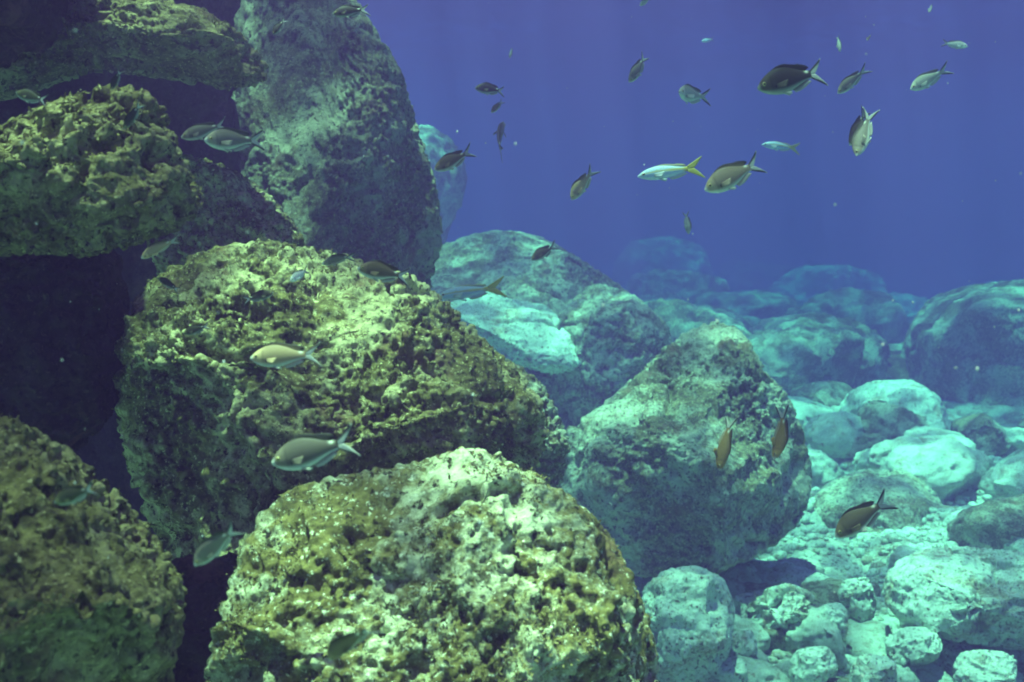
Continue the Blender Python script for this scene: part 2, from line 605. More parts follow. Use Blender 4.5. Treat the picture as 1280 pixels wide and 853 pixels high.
# ------------------------------------------------------------------ right side: rocks on the seabed
G1 = 'boulders on the seabed to the right'
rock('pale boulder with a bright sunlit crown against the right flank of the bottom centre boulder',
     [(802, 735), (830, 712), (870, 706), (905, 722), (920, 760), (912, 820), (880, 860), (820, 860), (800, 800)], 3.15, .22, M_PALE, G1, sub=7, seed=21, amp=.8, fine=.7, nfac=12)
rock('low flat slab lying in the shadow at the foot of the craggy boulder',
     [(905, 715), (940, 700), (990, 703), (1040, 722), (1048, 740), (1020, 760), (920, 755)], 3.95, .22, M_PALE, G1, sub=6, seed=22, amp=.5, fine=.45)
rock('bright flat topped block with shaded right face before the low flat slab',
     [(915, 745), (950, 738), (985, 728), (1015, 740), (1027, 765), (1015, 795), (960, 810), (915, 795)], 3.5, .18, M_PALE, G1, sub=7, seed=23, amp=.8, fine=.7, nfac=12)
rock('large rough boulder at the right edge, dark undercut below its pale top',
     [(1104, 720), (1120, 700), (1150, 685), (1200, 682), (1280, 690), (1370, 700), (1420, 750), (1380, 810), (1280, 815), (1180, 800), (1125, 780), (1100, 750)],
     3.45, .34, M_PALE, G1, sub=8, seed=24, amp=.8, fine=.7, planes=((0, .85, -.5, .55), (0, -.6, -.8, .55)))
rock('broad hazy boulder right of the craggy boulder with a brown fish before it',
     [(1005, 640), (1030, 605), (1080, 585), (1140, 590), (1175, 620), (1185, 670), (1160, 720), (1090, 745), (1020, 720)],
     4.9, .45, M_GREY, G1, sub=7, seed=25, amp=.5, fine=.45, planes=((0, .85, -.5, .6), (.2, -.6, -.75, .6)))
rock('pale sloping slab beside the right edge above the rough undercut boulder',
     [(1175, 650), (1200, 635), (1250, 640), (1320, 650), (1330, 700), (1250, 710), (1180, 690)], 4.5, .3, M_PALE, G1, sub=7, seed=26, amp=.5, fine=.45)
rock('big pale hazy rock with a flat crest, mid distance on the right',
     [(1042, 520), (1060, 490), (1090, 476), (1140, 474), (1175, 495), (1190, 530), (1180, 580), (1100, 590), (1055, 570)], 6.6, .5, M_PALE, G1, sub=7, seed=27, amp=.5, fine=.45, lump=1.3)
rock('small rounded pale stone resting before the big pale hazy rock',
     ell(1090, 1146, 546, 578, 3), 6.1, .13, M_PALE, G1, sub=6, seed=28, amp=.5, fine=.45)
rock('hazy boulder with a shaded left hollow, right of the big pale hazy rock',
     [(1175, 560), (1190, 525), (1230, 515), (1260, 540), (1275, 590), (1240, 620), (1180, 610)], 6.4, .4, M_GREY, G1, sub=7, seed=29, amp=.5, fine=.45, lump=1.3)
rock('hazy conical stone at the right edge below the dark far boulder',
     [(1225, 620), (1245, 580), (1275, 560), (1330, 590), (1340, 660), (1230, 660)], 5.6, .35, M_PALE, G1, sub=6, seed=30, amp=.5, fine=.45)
rock('dark looming far boulder at the right edge, nearly lost in blue haze',
     [(1130, 420), (1160, 370), (1210, 356), (1270, 350), (1360, 345), (1460, 400), (1460, 560), (1250, 560), (1150, 540), (1120, 480)], 8.6, 1.2, M_GREY, G1, sub=7, seed=31, amp=.5, fine=.45, lump=2,
     planes=((0, -.3, -.95, .6),))
FAR = [
    ('far hazy boulder with a small knob on its crest near the blue horizon', (985, 1095, 326, 420), 14.0),
    ('far low hazy rock just above the craggy boulder peak', (880, 985, 352, 430), 11.5),
    ('faint dark far hump left of the knobbed far boulder', (770, 880, 282, 400), 15.0),
    ('hazy rock directly right of the craggy boulder peak', (945, 1030, 440, 520), 7.6),
    ('long hazy ridge stone below the knobbed far boulder', (990, 1130, 405, 470), 10.0),
    ('faint hazy rock close under the dark looming far boulder', (1160, 1290, 530, 600), 7.8),
    ('hazy stone between the craggy boulder and the big pale hazy rock', (1000, 1060, 515, 570), 6.6),
    ('faint far rock behind the right shoulder of the wide central rock mass', (800, 905, 330, 430), 9.5),
    ('distant hazy slab left of the dark looming far boulder', (1080, 1160, 430, 490), 9.0),
    ('far dim hump just right of the wide central rock mass', (790, 870, 340, 420), 10.5),
    ('faint far rock between the knobbed far boulder and the dark looming one', (1060, 1165, 360, 450), 12.5),
    ('very faint far rock at the foot of the blue horizon above the low hazy rock', (900, 1000, 322, 380), 17.0),
    ('hazy flat stone under the long hazy ridge stone', (940, 1060, 455, 520), 8.6),
    ('hazy tilted stone at the right end of the long hazy ridge stone', (1085, 1180, 440, 500), 8.2),
    ('faint far bank of rock along the right edge above the dark looming boulder', (1180, 1420, 345, 430), 13.0),
]
for i, (lab, (x0, x1, y0, y1), d) in enumerate(FAR):
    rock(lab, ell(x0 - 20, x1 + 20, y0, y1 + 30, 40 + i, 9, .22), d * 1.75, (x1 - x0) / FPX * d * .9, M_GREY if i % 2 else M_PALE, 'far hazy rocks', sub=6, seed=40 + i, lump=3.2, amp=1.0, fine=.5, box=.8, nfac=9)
NEAR = [
    ('small bright cobble at the bottom edge right of the bottom centre boulder', (884, 936, 820, 850), 3.0),
    ('rounded cobble in the rubble right of the bright flat topped block', (1012, 1062, 752, 800), 3.6),
    ('cobble with a bright rim under the left end of the rough undercut boulder', (1105, 1180, 782, 818), 3.3),
    ('low cobble at the bottom edge below the bright flat topped block', (985, 1050, 805, 850), 3.1),
    ('small stone wedged between the pale crowned boulder and the flat topped block', (905, 950, 785, 822), 3.25),
    ('pale cobble near the bottom right in front of the rough undercut boulder', (1060, 1125, 815, 860), 3.0),
    ('dull cobble in the bottom right corner', (1190, 1275, 810, 860), 3.0),
    ('small stone beside the left end of the rough undercut boulder', (1048, 1095, 720, 765), 3.9),
]
for i, (lab, (x0, x1, y0, y1), d) in enumerate(NEAR):
    d = 2.12 * FPX / (y1 - 300)
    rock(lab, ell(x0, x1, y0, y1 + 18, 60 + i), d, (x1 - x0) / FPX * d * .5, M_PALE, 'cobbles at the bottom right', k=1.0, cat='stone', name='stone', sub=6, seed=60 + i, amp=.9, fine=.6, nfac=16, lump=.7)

def ground_z(x, y):
    return float(bed_height(np.array([x]), np.array([y]))[0]) + FLOOR + .03


def scatter(count, px0, px1, d0, d1, r0, r1, label, group, cat, name, mats, seed, avoid, sub=5):
    '''look-alike stones lying on the seabed, each an object of its own'''
    rnd = random.Random(seed)
    protos = []
    for i in range(7):
        o = boulder(name, ell(540, 740, 350 + 20 * (i % 3), 500, seed + i, 10, .2), FPX / 100, rnd.uniform(.8, 1.1), mats[i % len(mats)], sub=sub, seed=seed + i,
                    lump=2.4, amp=.9, nfac=14, box=.85)           # about one metre in radius
        protos.append(o)
    made = 0
    while made < count:
        d = math.exp(rnd.uniform(math.log(d0), math.log(d1)))
        px = rnd.uniform(px0, px1)
        r = rnd.uniform(r0, r1) * (.6 + .4 * d / d1)
        p = at(px, 426, d)
        if any(a[0] < px < a[1] and a[2] < d < a[3] for a in avoid):
            continue
        src = protos[made % 7]
        o = src if made < 7 else src.copy()
        if made >= 7:
            COL.objects.link(o)
        o.location = (p.x, p.y, ground_z(p.x, p.y) + r * rnd.uniform(.1, .4))
        o.rotation_euler = (rnd.uniform(-.3, .3), rnd.uniform(-.3, .3), rnd.uniform(0, 6.28))
        o.scale = (r * rnd.uniform(.9, 1.4), r, r * rnd.uniform(.8, 1.15))
        tag(o, label, cat, group)
        made += 1


scatter(60, 740, 1420, 13, 36, .6, 1.8, 'indistinct hazy rock on the far seabed fading into blue water', 'indistinct far rocks', 'boulder', 'boulder',
        (M_GREY, M_GREY, M_TURF), 300, ())
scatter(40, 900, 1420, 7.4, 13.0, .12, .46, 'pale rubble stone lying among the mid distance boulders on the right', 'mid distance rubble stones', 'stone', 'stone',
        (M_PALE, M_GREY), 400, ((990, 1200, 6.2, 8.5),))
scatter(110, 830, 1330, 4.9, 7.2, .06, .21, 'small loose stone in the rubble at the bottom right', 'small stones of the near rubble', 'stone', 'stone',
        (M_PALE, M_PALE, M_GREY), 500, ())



def gravel(count):
    rs = np.random.RandomState(21)
    v0, f0 = ico(2)
    prot = [v0 * (1 + .35 * fbm(v0 * 1.3 + 9 * i, 2))[:, None] * np.array([1, .85, .6]) for i in range(8)]
    vs, fs = [], []
    d = np.exp(rs.uniform(math.log(4.6), math.log(11), count))
    px = rs.uniform(760, 1450, count)
    P = np.array([at(a, 426, b) for a, b in zip(px, d)])
    z = bed_height(P[:, 0], P[:, 1]) + FLOOR + .03
    for i in range(count):
        r = .012 + .045 * rs.rand() ** 3
        t = rs.uniform(0, 6.28)
        m = np.array([[math.cos(t), -math.sin(t), 0], [math.sin(t), math.cos(t), 0], [0, 0, 1]])
        vs.append(prot[i % 8] @ m.T * r + np.array([P[i, 0], P[i, 1], z[i] + r * .15]))
        fs.append(f0 + i * len(v0))
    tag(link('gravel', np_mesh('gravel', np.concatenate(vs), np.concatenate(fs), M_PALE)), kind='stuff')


gravel(7000)

# ------------------------------------------------------------------ the water itself, and a sheet added to dapple the light
def haze():
    x0, x1, y0, y1, z0, z1 = -45, 60, -8, 95, -7.0, 4.6
    v = np.array([(x, y, z) for x in (x0, x1) for y in (y0, y1) for z in (z0, z1)], float)
    f = np.array([(0, 1, 3, 2), (4, 6, 7, 5), (0, 4, 5, 1), (2, 3, 7, 6), (0, 2, 6, 4), (1, 5, 7, 3)])
    m = bpy.data.materials.new('sea_water')
    m.use_nodes = True
    nt = m.node_tree
    for n in list(nt.nodes):
        nt.nodes.remove(n)
    o = nt.nodes.new('ShaderNodeOutputMaterial')
    pv = nt.nodes.new('ShaderNodeVolumePrincipled')
    pv.inputs['Color'].default_value = (.225, .098, .375, 1)
    pv.inputs['Absorption Color'].default_value = (0, .34, .70, 1)
    pv.inputs['Density'].default_value = .155
    pv.inputs['Anisotropy'].default_value = 0.5
    nt.links.new(pv.outputs['Volume'], o.inputs['Volume'])
    b = link('haze', np_mesh('haze', v, f, m, smooth=False))
    tag(b, kind='stuff')


haze()


def light_dapple_sheet():
    '''an added unseen sheet for the sea surface; patchy transparency shapes the sunlight into dapples'''
    m = bpy.data.materials.new('dapple_transparency')
    m.use_nodes = True
    nt = m.node_tree
    for n in list(nt.nodes):
        nt.nodes.remove(n)
    N, L = nt.nodes.new, nt.links.new
    o = N('ShaderNodeOutputMaterial')
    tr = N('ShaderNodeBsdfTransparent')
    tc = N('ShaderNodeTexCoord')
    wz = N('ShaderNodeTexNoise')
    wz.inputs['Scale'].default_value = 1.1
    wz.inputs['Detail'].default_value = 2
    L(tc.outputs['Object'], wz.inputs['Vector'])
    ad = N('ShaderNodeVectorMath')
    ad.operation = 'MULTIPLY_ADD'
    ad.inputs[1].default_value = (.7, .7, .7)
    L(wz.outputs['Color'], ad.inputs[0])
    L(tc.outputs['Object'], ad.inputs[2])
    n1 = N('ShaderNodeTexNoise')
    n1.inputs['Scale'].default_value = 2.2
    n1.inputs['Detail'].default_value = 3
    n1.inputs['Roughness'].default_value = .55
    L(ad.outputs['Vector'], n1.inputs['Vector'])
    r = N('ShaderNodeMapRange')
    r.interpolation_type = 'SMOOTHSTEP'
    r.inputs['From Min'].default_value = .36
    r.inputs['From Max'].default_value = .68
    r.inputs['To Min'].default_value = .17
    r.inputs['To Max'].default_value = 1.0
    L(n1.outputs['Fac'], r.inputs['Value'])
    n2 = N('ShaderNodeTexNoise')                    # broad dimming put into the transparency to darken the sides
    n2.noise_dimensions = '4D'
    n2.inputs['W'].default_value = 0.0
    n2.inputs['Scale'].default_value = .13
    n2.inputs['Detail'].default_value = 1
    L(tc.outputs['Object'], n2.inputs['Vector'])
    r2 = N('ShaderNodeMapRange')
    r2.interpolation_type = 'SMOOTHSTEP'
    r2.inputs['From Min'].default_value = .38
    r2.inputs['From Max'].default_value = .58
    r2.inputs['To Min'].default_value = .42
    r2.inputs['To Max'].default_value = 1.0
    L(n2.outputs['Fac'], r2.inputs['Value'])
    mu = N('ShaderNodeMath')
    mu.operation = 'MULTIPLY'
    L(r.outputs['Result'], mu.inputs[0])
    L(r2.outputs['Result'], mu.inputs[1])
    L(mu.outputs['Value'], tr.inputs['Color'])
    L(tr.outputs['BSDF'], o.inputs['Surface'])
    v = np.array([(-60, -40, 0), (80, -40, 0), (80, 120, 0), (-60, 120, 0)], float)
    w = link('light_dapple_sheet', np_mesh('light_dapple_sheet', v, np.array([(0, 1, 2, 3)]), m, smooth=False))
    w.location = (5.7, 2.3, 4.9)  # offset picks where the added sheet's bright patches fall
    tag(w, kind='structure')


light_dapple_sheet()

# ------------------------------------------------------------------ fish
def attr_mat(name, rough, spec):
    m, nt, b = new_mat(name)
    a = nt.nodes.new('ShaderNodeAttribute')
    a.attribute_name = 'Col'
    nt.links.new(a.outputs['Color'], b.inputs['Base Color'])
    b.inputs['Roughness'].default_value = rough
    b.inputs['Specular IOR Level'].default_value = spec
    return m


M_SKIN = attr_mat('fish_skin', .6, .2)
M_FIN = attr_mat('fish_fin', .6, .2)
M_EYE = attr_mat('fish_eye', .2, .5)

KINDS = {
    # t (0 snout, 1 tail root), back height, belly depth, half width
    'damselfish': np.array([(0, .004, -.012, .006), (.03, .042, -.045, .026), (.08, .085, -.082, .044), (.16, .132, -.122, .062), (.28, .182, -.158, .076),
                            (.40, .200, -.172, .078), (.52, .192, -.165, .070), (.66, .155, -.132, .054), (.80, .102, -.088, .034), (.92, .066, -.058, .020),
                            (1, .062, -.055, .012)]),
    'snapper': np.array([(0, .004, -.010, .006), (.04, .035, -.038, .024), (.10, .072, -.068, .042), (.20, .108, -.102, .058), (.34, .132, -.128, .066),
                         (.48, .130, -.128, .062), (.62, .108, -.108, .050), (.76, .078, -.078, .036), (.90, .050, -.050, .020), (1, .046, -.046, .011)]),
}
TONES = {'grey': (.21, .18, .145), 'taupe': (.135, .112, .09), 'brown': (.16, .115, .06), 'dark': (.050, .040, .034), 'tan': (.46, .33, .18), 'khaki': (.30, .225, .15), 'silver': (.44, .44, .36),
         'amber': (.32, .21, .07), 'olive': (.085, .078, .04), 'blue': (.42, .56, .70), 'white': (.85, .86, .74)}


def prof(kind, t):
    K = KINDS[kind]
    q = 1.1 if kind == 'damselfish' else 1.0
    return [np.interp(t, K[:, 0], K[:, i]) * q for i in (1, 2, 3)]


def smooth_prof(kind, t):
    o = [0, 0, 0]
    for dt in (-.03, -.015, 0, .015, .03):
        q = prof(kind, np.clip(t + dt, 0, 1))
        o = [a + b_ / 5 for a, b_ in zip(o, q)]
    return o


def bend_y(v, bend):
    v = v.copy()
    q = np.clip(.35 - v[:, 0], 0, None)
    v[:, 1] += bend * q ** 2
    return v


def smst(x, a, b_):
    x = np.clip((x - a) / (b_ - a), 0, 1)
    return x * x * (3 - 2 * x)


def mixc(c, col, f):
    return c * (1 - f[:, None]) + np.array(col) * f[:, None]


def col_mesh(name, v, f, c, mat):
    me = np_mesh(name, v, f, mat)
    a = me.color_attributes.new('Col', 'FLOAT_COLOR', 'POINT')
    a.data.foreach_set('color', np.concatenate([c, np.ones((len(c), 1))], 1).astype(np.float32).ravel())
    return me


def body_geo(kind, tone):
    M, N = 56, 32
    t = (1 - np.cos(np.linspace(0, math.pi, M))) / 2
    top, bot, wid = smooth_prof(kind, t)
    a = np.linspace(0, 2 * math.pi, N, endpoint=False)
    ca, sa = np.cos(a), np.sin(a)
    mid, hh = (top + bot) / 2, (top - bot) / 2
    x = np.repeat(.5 - t, N)
    y = (wid[:, None] * (np.sign(ca) * np.abs(ca) ** 1.15)).ravel()
    z = (mid[:, None] + hh[:, None] * sa).ravel()
    v = np.stack([x, y, z], 1)
    T = np.repeat(t, N)
    Z = np.tile(sa, M)
    base = np.array(TONES[tone])
    c = np.tile(base, (len(v), 1))
    if kind == 'damselfish':
        c = mixc(c, base * .45, smst(Z, .55, 1.0) * .7)                       # darker back
        c = mixc(c, base * 1.25 + np.array([.03, .025, 0]), (1 - smst(T, .12, .36)) * .7)
        white = (.62, .64, .56)
        if tone in ('dark', 'olive'):
            white = (.34, .36, .30)
        c = mixc(c, white, (1 - smst(Z, -.93, -.52)) * smst(T, .0, .05))       # pale belly
        c = mixc(c, white, (1 - smst(T, .015, .075)) * .8)                     # pale lips
        scale = .5 + .5 * np.sin(T * 150) * np.sin(a[np.tile(np.arange(N), M)] * 16)
        c *= (1 - .30 * scale * (T > .2))[:, None]
        spot = np.exp(-(((T - .30) / .028) ** 2 + ((Z + .42) / .15) ** 2) ** 2)
        c = mixc(c, (.006, .006, .008), spot)
        gill = np.exp(-((T - .235 - .03 * Z * Z) / .010) ** 2) * (np.abs(Z) < .7)
        c = mixc(c, base * .4, gill * .6)
        wsp = np.exp(-(((T - .925) / .035) ** 2 + ((Z - .75) / .3) ** 2))
        c = mixc(c, (.75, .75, .62), wsp)
    else:
        yel = np.array((.50, .42, .06))
        line = .12 + .10 * T
        wdt = .09 + .30 * smst(T, .3, 1)
        c = mixc(c, (.62, .70, .74), 1 - smst(Z, -.9, -.3))
        c = mixc(c, (.30, .36, .42), smst(Z, .7, 1) * .6)
        c = mixc(c, yel, np.exp(-((Z - line) / wdt) ** 4) * .9)
        c = mixc(c, yel, smst(T, .86, .98))
        sp = np.sin(T * 46) * np.sin(Z * 9 + T * 20)
        c = mixc(c, yel, smst(sp, .6, .9) * (Z > .35) * .6)
    i = np.arange(M - 1)[:, None] * N
    j = np.arange(N)[None, :]
    j2 = (j + 1) % N
    f = np.stack([i + j, i + N + j, i + N + j2, i + j2], -1).reshape(-1, 4)
    return v, f, c


def slab(P, C, th):
    """a fin: a sheet of points nu x nv x 3 given a thickness that thins to the rim"""
    nu, nv = P.shape[:2]
    u = np.minimum(np.linspace(0, 1, nu), 1 - .85 * np.linspace(0, 1, nu))
    dirn = np.cross(P[1:, :-1] - P[:-1, :-1], P[:-1, 1:] - P[:-1, :-1]).reshape(-1, 3).mean(0)
    dirn /= np.linalg.norm(dirn) + 1e-9
    edge = np.ones((nu, nv))
    edge[-1, :] = edge[:, 0] = edge[:, -1] = .25
    off = dirn[None, None, :] * (edge * th)[:, :, None]
    v = np.concatenate([(P + off).reshape(-1, 3), (P - off).reshape(-1, 3)])
    n = nu * nv
    f = []
    for a_ in range(nu - 1):
        for b_ in range(nv - 1):
            k = a_ * nv + b_
            f.append((k, k + nv, k + nv + 1, k + 1))
            f.append((n + k, n + k + 1, n + k + nv + 1, n + k + nv))
    rim = [k for k in range(nv)] + [a_ * nv + nv - 1 for a_ in range(1, nu)] + [(nu - 1) * nv + k for k in range(nv - 2, -1, -1)] + [a_ * nv for a_ in range(nu - 2, 0, -1)]
    for a_ in range(len(rim)):
        p_, q_ = rim[a_], rim[(a_ + 1) % len(rim)]
        f.append((p_, q_, n + q_, n + p_))
    return v, np.array(f), np.concatenate([C.reshape(-1, 3)] * 2)


def strip(a, b_, nu, nv, cfun, bulge=None):
    """sheet between the curves a(v) at the root and b_(v) at the rim"""
    P = np.zeros((nu, nv, 3))
    C = np.zeros((nu, nv, 3))
    for i in range(nu):
        for j in range(nv):
            u, w = i / (nu - 1), j / (nv - 1)
            P[i, j] = np.array(a(w)) * (1 - u) + np.array(b_(w)) * u
            C[i, j] = cfun(u, w)
    return P, C


def tail_geo(kind, tone):
    base = np.array(TONES[tone])
    dk = np.array((.015, .013, .014)) if kind == 'damselfish' else np.array((.42, .35, .05))
    pl = np.array((.42, .42, .38)) if kind == 'damselfish' else np.array((.46, .40, .08))
    if tone == 'tan':
        dk = np.array((.10, .08, .05))
    tip = (.29, .225) if kind == 'damselfish' else (.34, .22)
    fork = .09 if kind == 'damselfish' else .13
    vs, fs, cs, n = [], [], [], 0
    for sg in (1, -1):
        def root(w):
            return (-.49 - .015 * w, 0, sg * .056 * (1 - w))

        def rim(w):
            if w < .25:                                   # outer edge runs to a narrow tip
                return (-.5 - tip[0], 0, sg * (tip[1] - .02 * w / .25))
            q = (w - .25) / .75
            return (-.5 - tip[0] * (1 - q) ** 1.1 - fork * (1 - (1 - q) ** 1.1), 0, sg * (tip[1] - .02) * (1 - q) ** 1.25)

        def cf(u, w):
            c = dk * (1 - smst(np.array(w), .28, .5)) + pl * smst(np.array(w), .28, .5)
            if kind == 'damselfish':
                c = c + (pl * 1.2 - c) * smst(np.array(u), .88, 1) * .8
                c = c + (base * .8 - c) * (1 - smst(np.array(u), 0, .15))
            return c
        v, f, c = slab(*strip(root, rim, 9, 9, cf), .006)
        vs.append(v), fs.append(f + n), cs.append(c)
        n += len(v)
    return np.concatenate(vs), np.concatenate(fs), np.concatenate(cs)


def dorsal_geo(kind, tone):
    base = np.array(TONES[tone])
    dk = np.array((.014, .012, .012)) if kind == 'damselfish' else np.array((.40, .34, .08))
    t0, t1 = (.30, .90) if kind == 'damselfish' else (.34, .88)

    def root(w):
        t = t0 + (t1 - t0) * w
        return (.5 - t, 0, float(smooth_prof(kind, np.array(t))[0]) - .012)

    def rim(w):
        x, y, z = root(w)
        h = .015 + .045 * math.sin(min(1, w * 2.2) * math.pi / 2) + .035 * math.exp(-((w - .82) / .12) ** 2)
        if kind == 'snapper':
            h *= .6
        return (x - .05 * w - (.05 if w > .85 else 0), 0, z + h * (1 if w < .95 else .75))
    return slab(*strip(root, rim, 5, 14, lambda u, w: base * .6 * (1 - u) + dk * u), .006)


def anal_geo(kind, tone):
    base = np.array(TONES[tone])
    pl = np.array((.40, .40, .36)) if kind == 'damselfish' else np.array((.52, .50, .30))

    def root(w):
        t = .58 + .32 * w
        return (.5 - t, 0, float(smooth_prof(kind, np.array(t))[1]) + .012)

    def rim(w):
        x, y, z = root(w)
        return (x - .05 - .03 * w, 0, z - .02 - .055 * math.sin(math.pi * min(1, .25 + .6 * w)))
    return slab(*strip(root, rim, 5, 9, lambda u, w: base * (1 - u) + pl * u), .006)


def pair_geo(kind, tone, which, sg):
    pale = np.array(TONES[tone]) * 1.5 + np.array((.03, .03, .01)) if kind == 'damselfish' else np.array((.50, .56, .56))
    if which == 'pelvic_fin' and kind == 'damselfish':
        pale = np.array((.46, .46, .38))
    if which == 'pectoral_fin':
        t, zf, ln, ht, out = .31, -.36, .19, .06, .5
    else:
        t, zf, ln, ht, out = .38, -.92, .15, .04, .15
    top, bot, wid = [float(q) for q in smooth_prof(kind, np.array(t))]
    z0 = (top + bot) / 2 + (top - bot) / 2 * zf
    y0 = wid * math.sqrt(max(0, 1 - zf * zf)) * .96 + .003
    if which == 'pectoral_fin':
        def root(w):
            return (.5 - t, sg * y0, z0 + .028 * (1 - 2 * w))

        def rim(w):
            return (.5 - t - ln * (1 - .35 * w * w) , sg * (y0 + ln * out), z0 + ht * (1 - 1.6 * w) - .02)
    else:
        def root(w):
            return (.5 - t - .05 * w, sg * y0, z0 + .006)

        def rim(w):
            return (.5 - t - ln - .02 * w, sg * (y0 + .03), z0 - ht * (1 - .8 * w) - .02)
    return slab(*strip(root, rim, 5, 7, lambda u, w: pale * (.75 + .25 * u)), .004)


def ball(r, sq, c0):
    v, f = ico(3)
    return v * np.array([r, r * sq, r]) + np.array(c0), f, None


def eye_geo(kind, sg, pupil):
    t, zf = .115, .22
    top, bot, wid = [float(q) for q in smooth_prof(kind, np.array(t))]
    z0 = (top + bot) / 2 + (top - bot) / 2 * zf
    r = .033
    if pupil:
        v, f, _ = ball(r * .62, .45, (.5 - t, sg * (wid * .93 + .010), z0))
        return v, f, np.tile((.004, .004, .005), (len(v), 1))
    v, f, _ = ball(r, .5, (.5 - t, sg * wid * .93, z0))
    col = (.42, .36, .12) if kind == 'damselfish' else (.55, .52, .35)
    return v, f, np.tile(col, (len(v), 1))


_fm = {}


def fish_mesh(kind, tone, bend, part, sg=1):
    key = (kind, tone, bend, part, sg)
    if key not in _fm:
        g = {'body': lambda: body_geo(kind, tone), 'tail_fin': lambda: tail_geo(kind, tone), 'dorsal_fin': lambda: dorsal_geo(kind, tone),
             'anal_fin': lambda: anal_geo(kind, tone), 'pectoral_fin': lambda: pair_geo(kind, tone, part, sg),
             'pelvic_fin': lambda: pair_geo(kind, tone, part, sg), 'eye': lambda: eye_geo(kind, sg, False), 'pupil': lambda: eye_geo(kind, sg, True)}[part]
        v, f, c = g()
        m = M_SKIN if part == 'body' else M_EYE if part in ('eye', 'pupil') else M_FIN
        _fm[key] = col_mesh(part, bend_y(v, bend), f, c, m)
    return _fm[key]


def whole_fish_mesh(kind, tone, bend):
    key = (kind, tone, bend, 'whole')
    if key not in _fm:
        bmw = bmesh.new()
        for part, sgs in (('body', (1,)), ('tail_fin', (1,)), ('dorsal_fin', (1,)), ('anal_fin', (1,)), ('pectoral_fin', (1, -1)), ('pelvic_fin', (1, -1)), ('eye', (1, -1))):
            for sg in sgs:
                bmw.from_mesh(fish_mesh(kind, tone, bend, part, sg))
        me = bpy.data.meshes.new(kind)
        bmw.to_mesh(me)
        bmw.free()
        me.materials.append(M_SKIN)
        _fm[key] = me
    return _fm[key]


def fish(label, kind, tone, head, tail, d, yaw=0, roll=0, bend=0.0, group='damselfish swimming among the boulders', small=False, cat='fish'):
    """head and tail tips as photo pixels; yaw > 0 turns the head to the viewer, roll > 0 shows the back"""
    if not bend and not small:
        bend = (-.28, .22, -.12, .3, .12)[int(head[0] * 7 + head[1]) % 5]
    hx, hy = head
    tx, ty = tail
    lp = math.hypot(hx - tx, hy - ty)
    e = (RT * (hx - tx) - UP * (hy - ty)) / lp
    y_ = math.radians(yaw)
    fwd = e * math.cos(y_) - FW * math.sin(y_)
    up = (UP - fwd * UP.dot(fwd)) if abs(e.dot(UP)) < .93 else (RT - fwd * RT.dot(fwd))
    up.normalize()
    side = up.cross(fwd)
    sgn = 1 if side.dot(-FW) > 0 else -1
    up = Matrix.Rotation(math.radians(roll) * -sgn, 3, fwd) @ up
    side = up.cross(fwd)
    tl = 1.28 if kind == 'damselfish' else 1.34
    sl = lp / FPX * d / max(.2, math.cos(y_)) / tl
    m = Matrix((fwd, side, up)).transposed().to_4x4()
    loc = at((hx + tx) / 2, (hy + ty) / 2, d) + fwd * (sl * (tl - 1) / 2)
    mw = Matrix.Translation(loc) @ m @ Matrix.Diagonal((sl, sl, sl * (.94, 1.0, 1.07, 1.12)[int(tail[0] * 3 + tail[1]) % 4], 1))
    if small:
        o = link(kind, whole_fish_mesh(kind, tone, bend))
        o.matrix_world = mw
        tag(o, label, cat, group)
        return o
    o = link(kind, None)
    o.empty_display_size = .1
    o.matrix_world = mw
    tag(o, label, cat, group)
    for part, sgs in (('body', (1,)), ('tail_fin', (1,)), ('dorsal_fin', (1,)), ('anal_fin', (1,)), ('pectoral_fin', (1, -1)), ('pelvic_fin', (1, -1)), ('eye', (1, -1))):
        for sg in sgs:
            p = link(part, fish_mesh(kind, tone, bend, part, sg), o)
            if part == 'eye':
                link('pupil', fish_mesh(kind, tone, bend, 'pupil', sg), p)
    return o


D = 'damselfish'
B = 'damselfish in open blue water'
# --- in front of the left boulders
fish('large grey fish above the bright top of the bottom centre boulder', D, 'taupe', (340, 579), (446, 549), 1.23)
fish('tan fish with pale nose before the huge pitted boulder', D, 'tan', (313, 448), (402, 443), 1.52)
fish('brown fish head down left over the bottom centre boulder, near the bottom edge', D, 'brown', (409, 830), (464, 762), 1.0, yaw=-20, roll=62)
fish('dim grey fish diving in the dark gap left of the bottom centre boulder', D, 'grey', (243, 707), (298, 651), 1.08, roll=20)
fish('dark fish low over the smooth olive boulder at the bottom left', D, 'olive', (68, 628), (121, 608), 1.00, roll=10)
fish('brown fish over the top right shoulder of the huge pitted boulder', D, 'brown', (448, 336), (512, 346), 1.89, yaw=15)
fish('slim grey fish in front of the black cave mouth, left of a fatter one', D, 'grey', (228, 173), (283, 155), 1.93, yaw=10)
fish('fat grey fish in front of the black cave mouth, white belly', D, 'grey', (264, 181), (318, 171), 1.80, yaw=48)
fish('small olive fish with raised tail at the mouth of the left hollow', D, 'tan', (181, 324), (214, 294), 1.76, yaw=30, roll=30)
fish('little dark fish tilted on the face of the pointed olive boulder', D, 'dark', (155, 161), (177, 129), 1.52, roll=45, small=True)
fish('little dark fish at the peak of the pointed olive boulder', D, 'dark', (139, 112), (151, 88), 1.56, roll=45, small=True)
fish('faint olive fish in the black shade left of the pointed olive boulder peak', D, 'olive', (20, 116), (62, 128), 1.64)
fish('dark fish hanging over the lower edge of the overhanging block near the pillar', D, 'dark', (341, 43), (357, 24), 2.38, small=True)
fish('dark fish at the top edge above the tall pillar', D, 'dark', (416, 18), (460, 9), 2.30)
fish('small dark fish on the upper left rim of the huge pitted boulder', D, 'dark', (197, 347), (224, 364), 1.84, roll=20, small=True)
fish('small olive fish over the upper face of the huge pitted boulder', D, 'olive', (342, 366), (304, 376), 1.84, small=True)
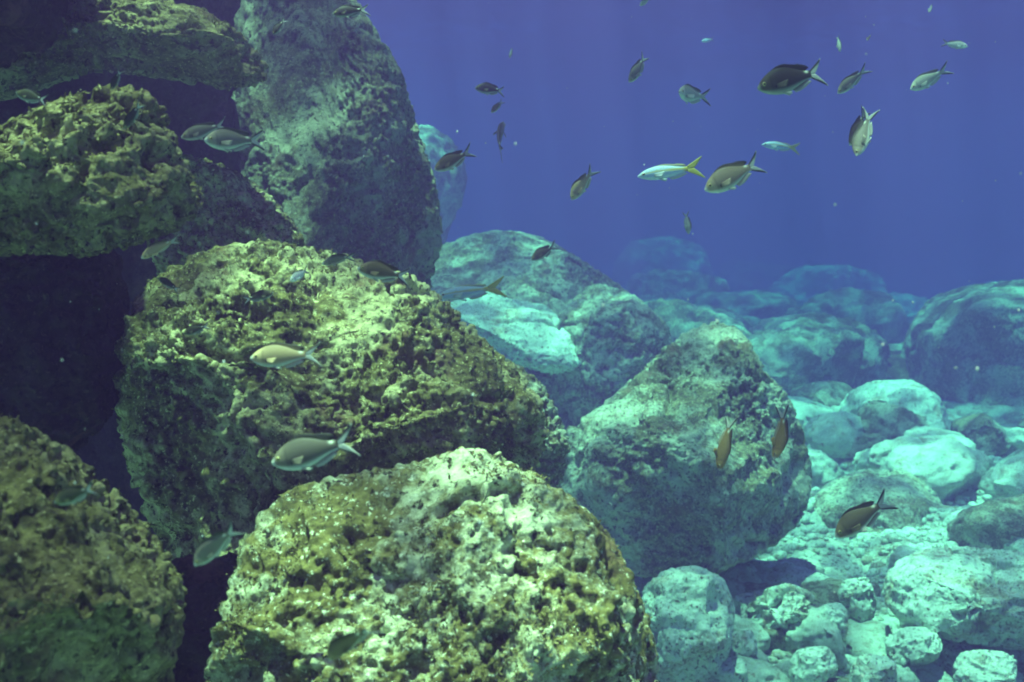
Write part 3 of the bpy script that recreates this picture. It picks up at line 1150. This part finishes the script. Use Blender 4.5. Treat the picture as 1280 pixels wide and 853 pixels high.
fish('tiny pale fish shining over the huge pitted boulder', D, 'white', (365, 352), (383, 336), 1.84, yaw=45, small=True)
fish('grey fish with spread fins seen head on beside the pillar foot', D, 'grey', (405, 331), (436, 316), 1.97, yaw=40, roll=30)
fish('pale green fish low over the left part of the huge pitted boulder', D, 'olive', (229, 417), (262, 407), 1.80, small=True)
# --- before the pillar and the central rocks
fish('brown fish with white belly at the right edge of the tall pillar', D, 'brown', (543, 212), (592, 190), 3.2)
fish('dark round fish with white belly in blue water right of the pillar', D, 'dark', (594, 112), (634, 111), 3.6, yaw=20, group=B)
fish('tiny dark fish just below the dark round fish', D, 'brown', (614, 141), (629, 126), 4.2, roll=10, group=B, small=True)
fish('tiny faint fish high in the blue right of the pillar top', D, 'silver', (637, 73), (640, 60), 6.5, roll=30, group=B, small=True)
fish('pale ghostly fish swimming away with its tail towards the viewer', D, 'grey', (630, 150), (612, 194), 5.0, yaw=-40, roll=20, group=B)
fish('brown backed fish diving steeply with white nose in the blue centre', D, 'tan', (714, 250), (741, 211), 3.3, roll=10, group=B)
fish('grey slim fish diving left near the top centre', D, 'grey', (786, 103), (812, 69), 3.6, roll=25, group=B)
fish('pale round fish facing the viewer in the blue right of centre', D, 'silver', (845, 121), (880, 118), 3.4, yaw=55, group=B)
fish('small pale fish swimming straight down below the pale blue snapper', D, 'silver', (861, 293), (857, 265), 4.5, roll=30, group=B, small=True)
fish('small brown fish over the crest of the wide central rock mass', D, 'brown', (664, 325), (696, 307), 4.4)
# --- snappers
fish('pale blue snapper with yellow stripe and tail in open water', 'snapper', 'blue', (797, 221), (884, 205), 2.9, group='yellow striped snappers', cat='fish')
fish('faint blue snapper with yellow tail passing before the wide central rock mass', 'snapper', 'blue', (547, 371), (632, 357), 4.2, group='yellow striped snappers')
fish('faint pale blue fish far off above the large diving grey brown fish', 'snapper', 'blue', (952, 181), (1004, 184), 6.5, group='yellow striped snappers')
# --- right half, open water
fish('large grey brown fish diving left with a long forked tail, white chin', D, 'khaki', (881, 238), (957, 199), 1.95, group=B)
fish('large dark fish with pale belly near the top right', D, 'dark', (947, 111), (1037, 84), 1.95, group=B)
fish('small grey fish right of the large dark fish', D, 'grey', (1047, 117), (1082, 86), 3.2, roll=5, group=B)
fish('small silvery fish in the blue right of the small grey fish', D, 'silver', (1138, 112), (1182, 88), 3.2, group=B)
fish('tiny bright white fish at the top right', D, 'white', (1207, 60), (1180, 52), 3.6, yaw=25, group=B, small=True)
fish('fish seen from below with both side fins spread, nose down', D, 'grey', (1067, 197), (1092, 140), 2.4, yaw=20, roll=-60, bend=.15, group=B)
fish('brown fish tail rising behind the fish with spread side fins', D, 'brown', (1062, 182), (1086, 137), 2.7, roll=30, bend=-.1, group=B)
fish('tiny pale fish head on at the top, left of another tiny one', D, 'silver', (1049, 66), (1048, 44), 5.5, yaw=20, roll=70, group=B, small=True)
fish('tiny brown fish head on above the small grey fish', D, 'brown', (1082, 52), (1090, 42), 5.0, yaw=40, roll=60, group=B, small=True)
fish('tiny pale fish close to the top edge at far right', D, 'silver', (1160, 17), (1166, 4), 5.5, yaw=30, roll=60, group=B, small=True)
fish('tiny pale fish cut by the top edge right of centre', D, 'silver', (799, 8), (814, -4), 4.5, yaw=20, roll=30, group=B, small=True)
fish('faint tiny blue fish in the haze above the pale round fish', D, 'blue', (877, 52), (892, 49), 8.0, group=B, small=True)
# --- before the right boulders
fish('amber fish swimming straight down before the craggy boulder, dark right side', D, 'amber', (898, 588), (910, 520), 2.86, yaw=10, roll=60, bend=.12)
fish('amber fish with dark forked tail nose down at the right of the craggy boulder', D, 'amber', (964, 573), (992, 517), 2.97, yaw=25, roll=75, bend=-.25)
fish('brown fish with white nose diving left before the broad hazy boulder', D, 'brown', (1044, 671), (1111, 622), 2.53)


# ------------------------------------------------------------------ specks drifting in the water
def specks(count):
    rs = np.random.RandomState(3)
    v0, f0 = ico(1)
    vs, fs = [], []
    for i in range(count):
        d = rs.uniform(.8, 5.5)
        p = at(rs.uniform(-300, 1580), rs.uniform(-200, 900), d)
        vs.append(v0 * rs.uniform(.0006, .0016) * rs.uniform(.6, 1.4, 3) + np.array(p))
        fs.append(f0 + i * len(v0))
    m, nt, b = new_mat('drifting_specks')
    b.inputs['Base Color'].default_value = (.6, .6, .55, 1)
    b.inputs['Roughness'].default_value = .8
    tag(link('drifting_specks', np_mesh('drifting_specks', np.concatenate(vs), np.concatenate(fs), m)), kind='stuff')


specks(500)
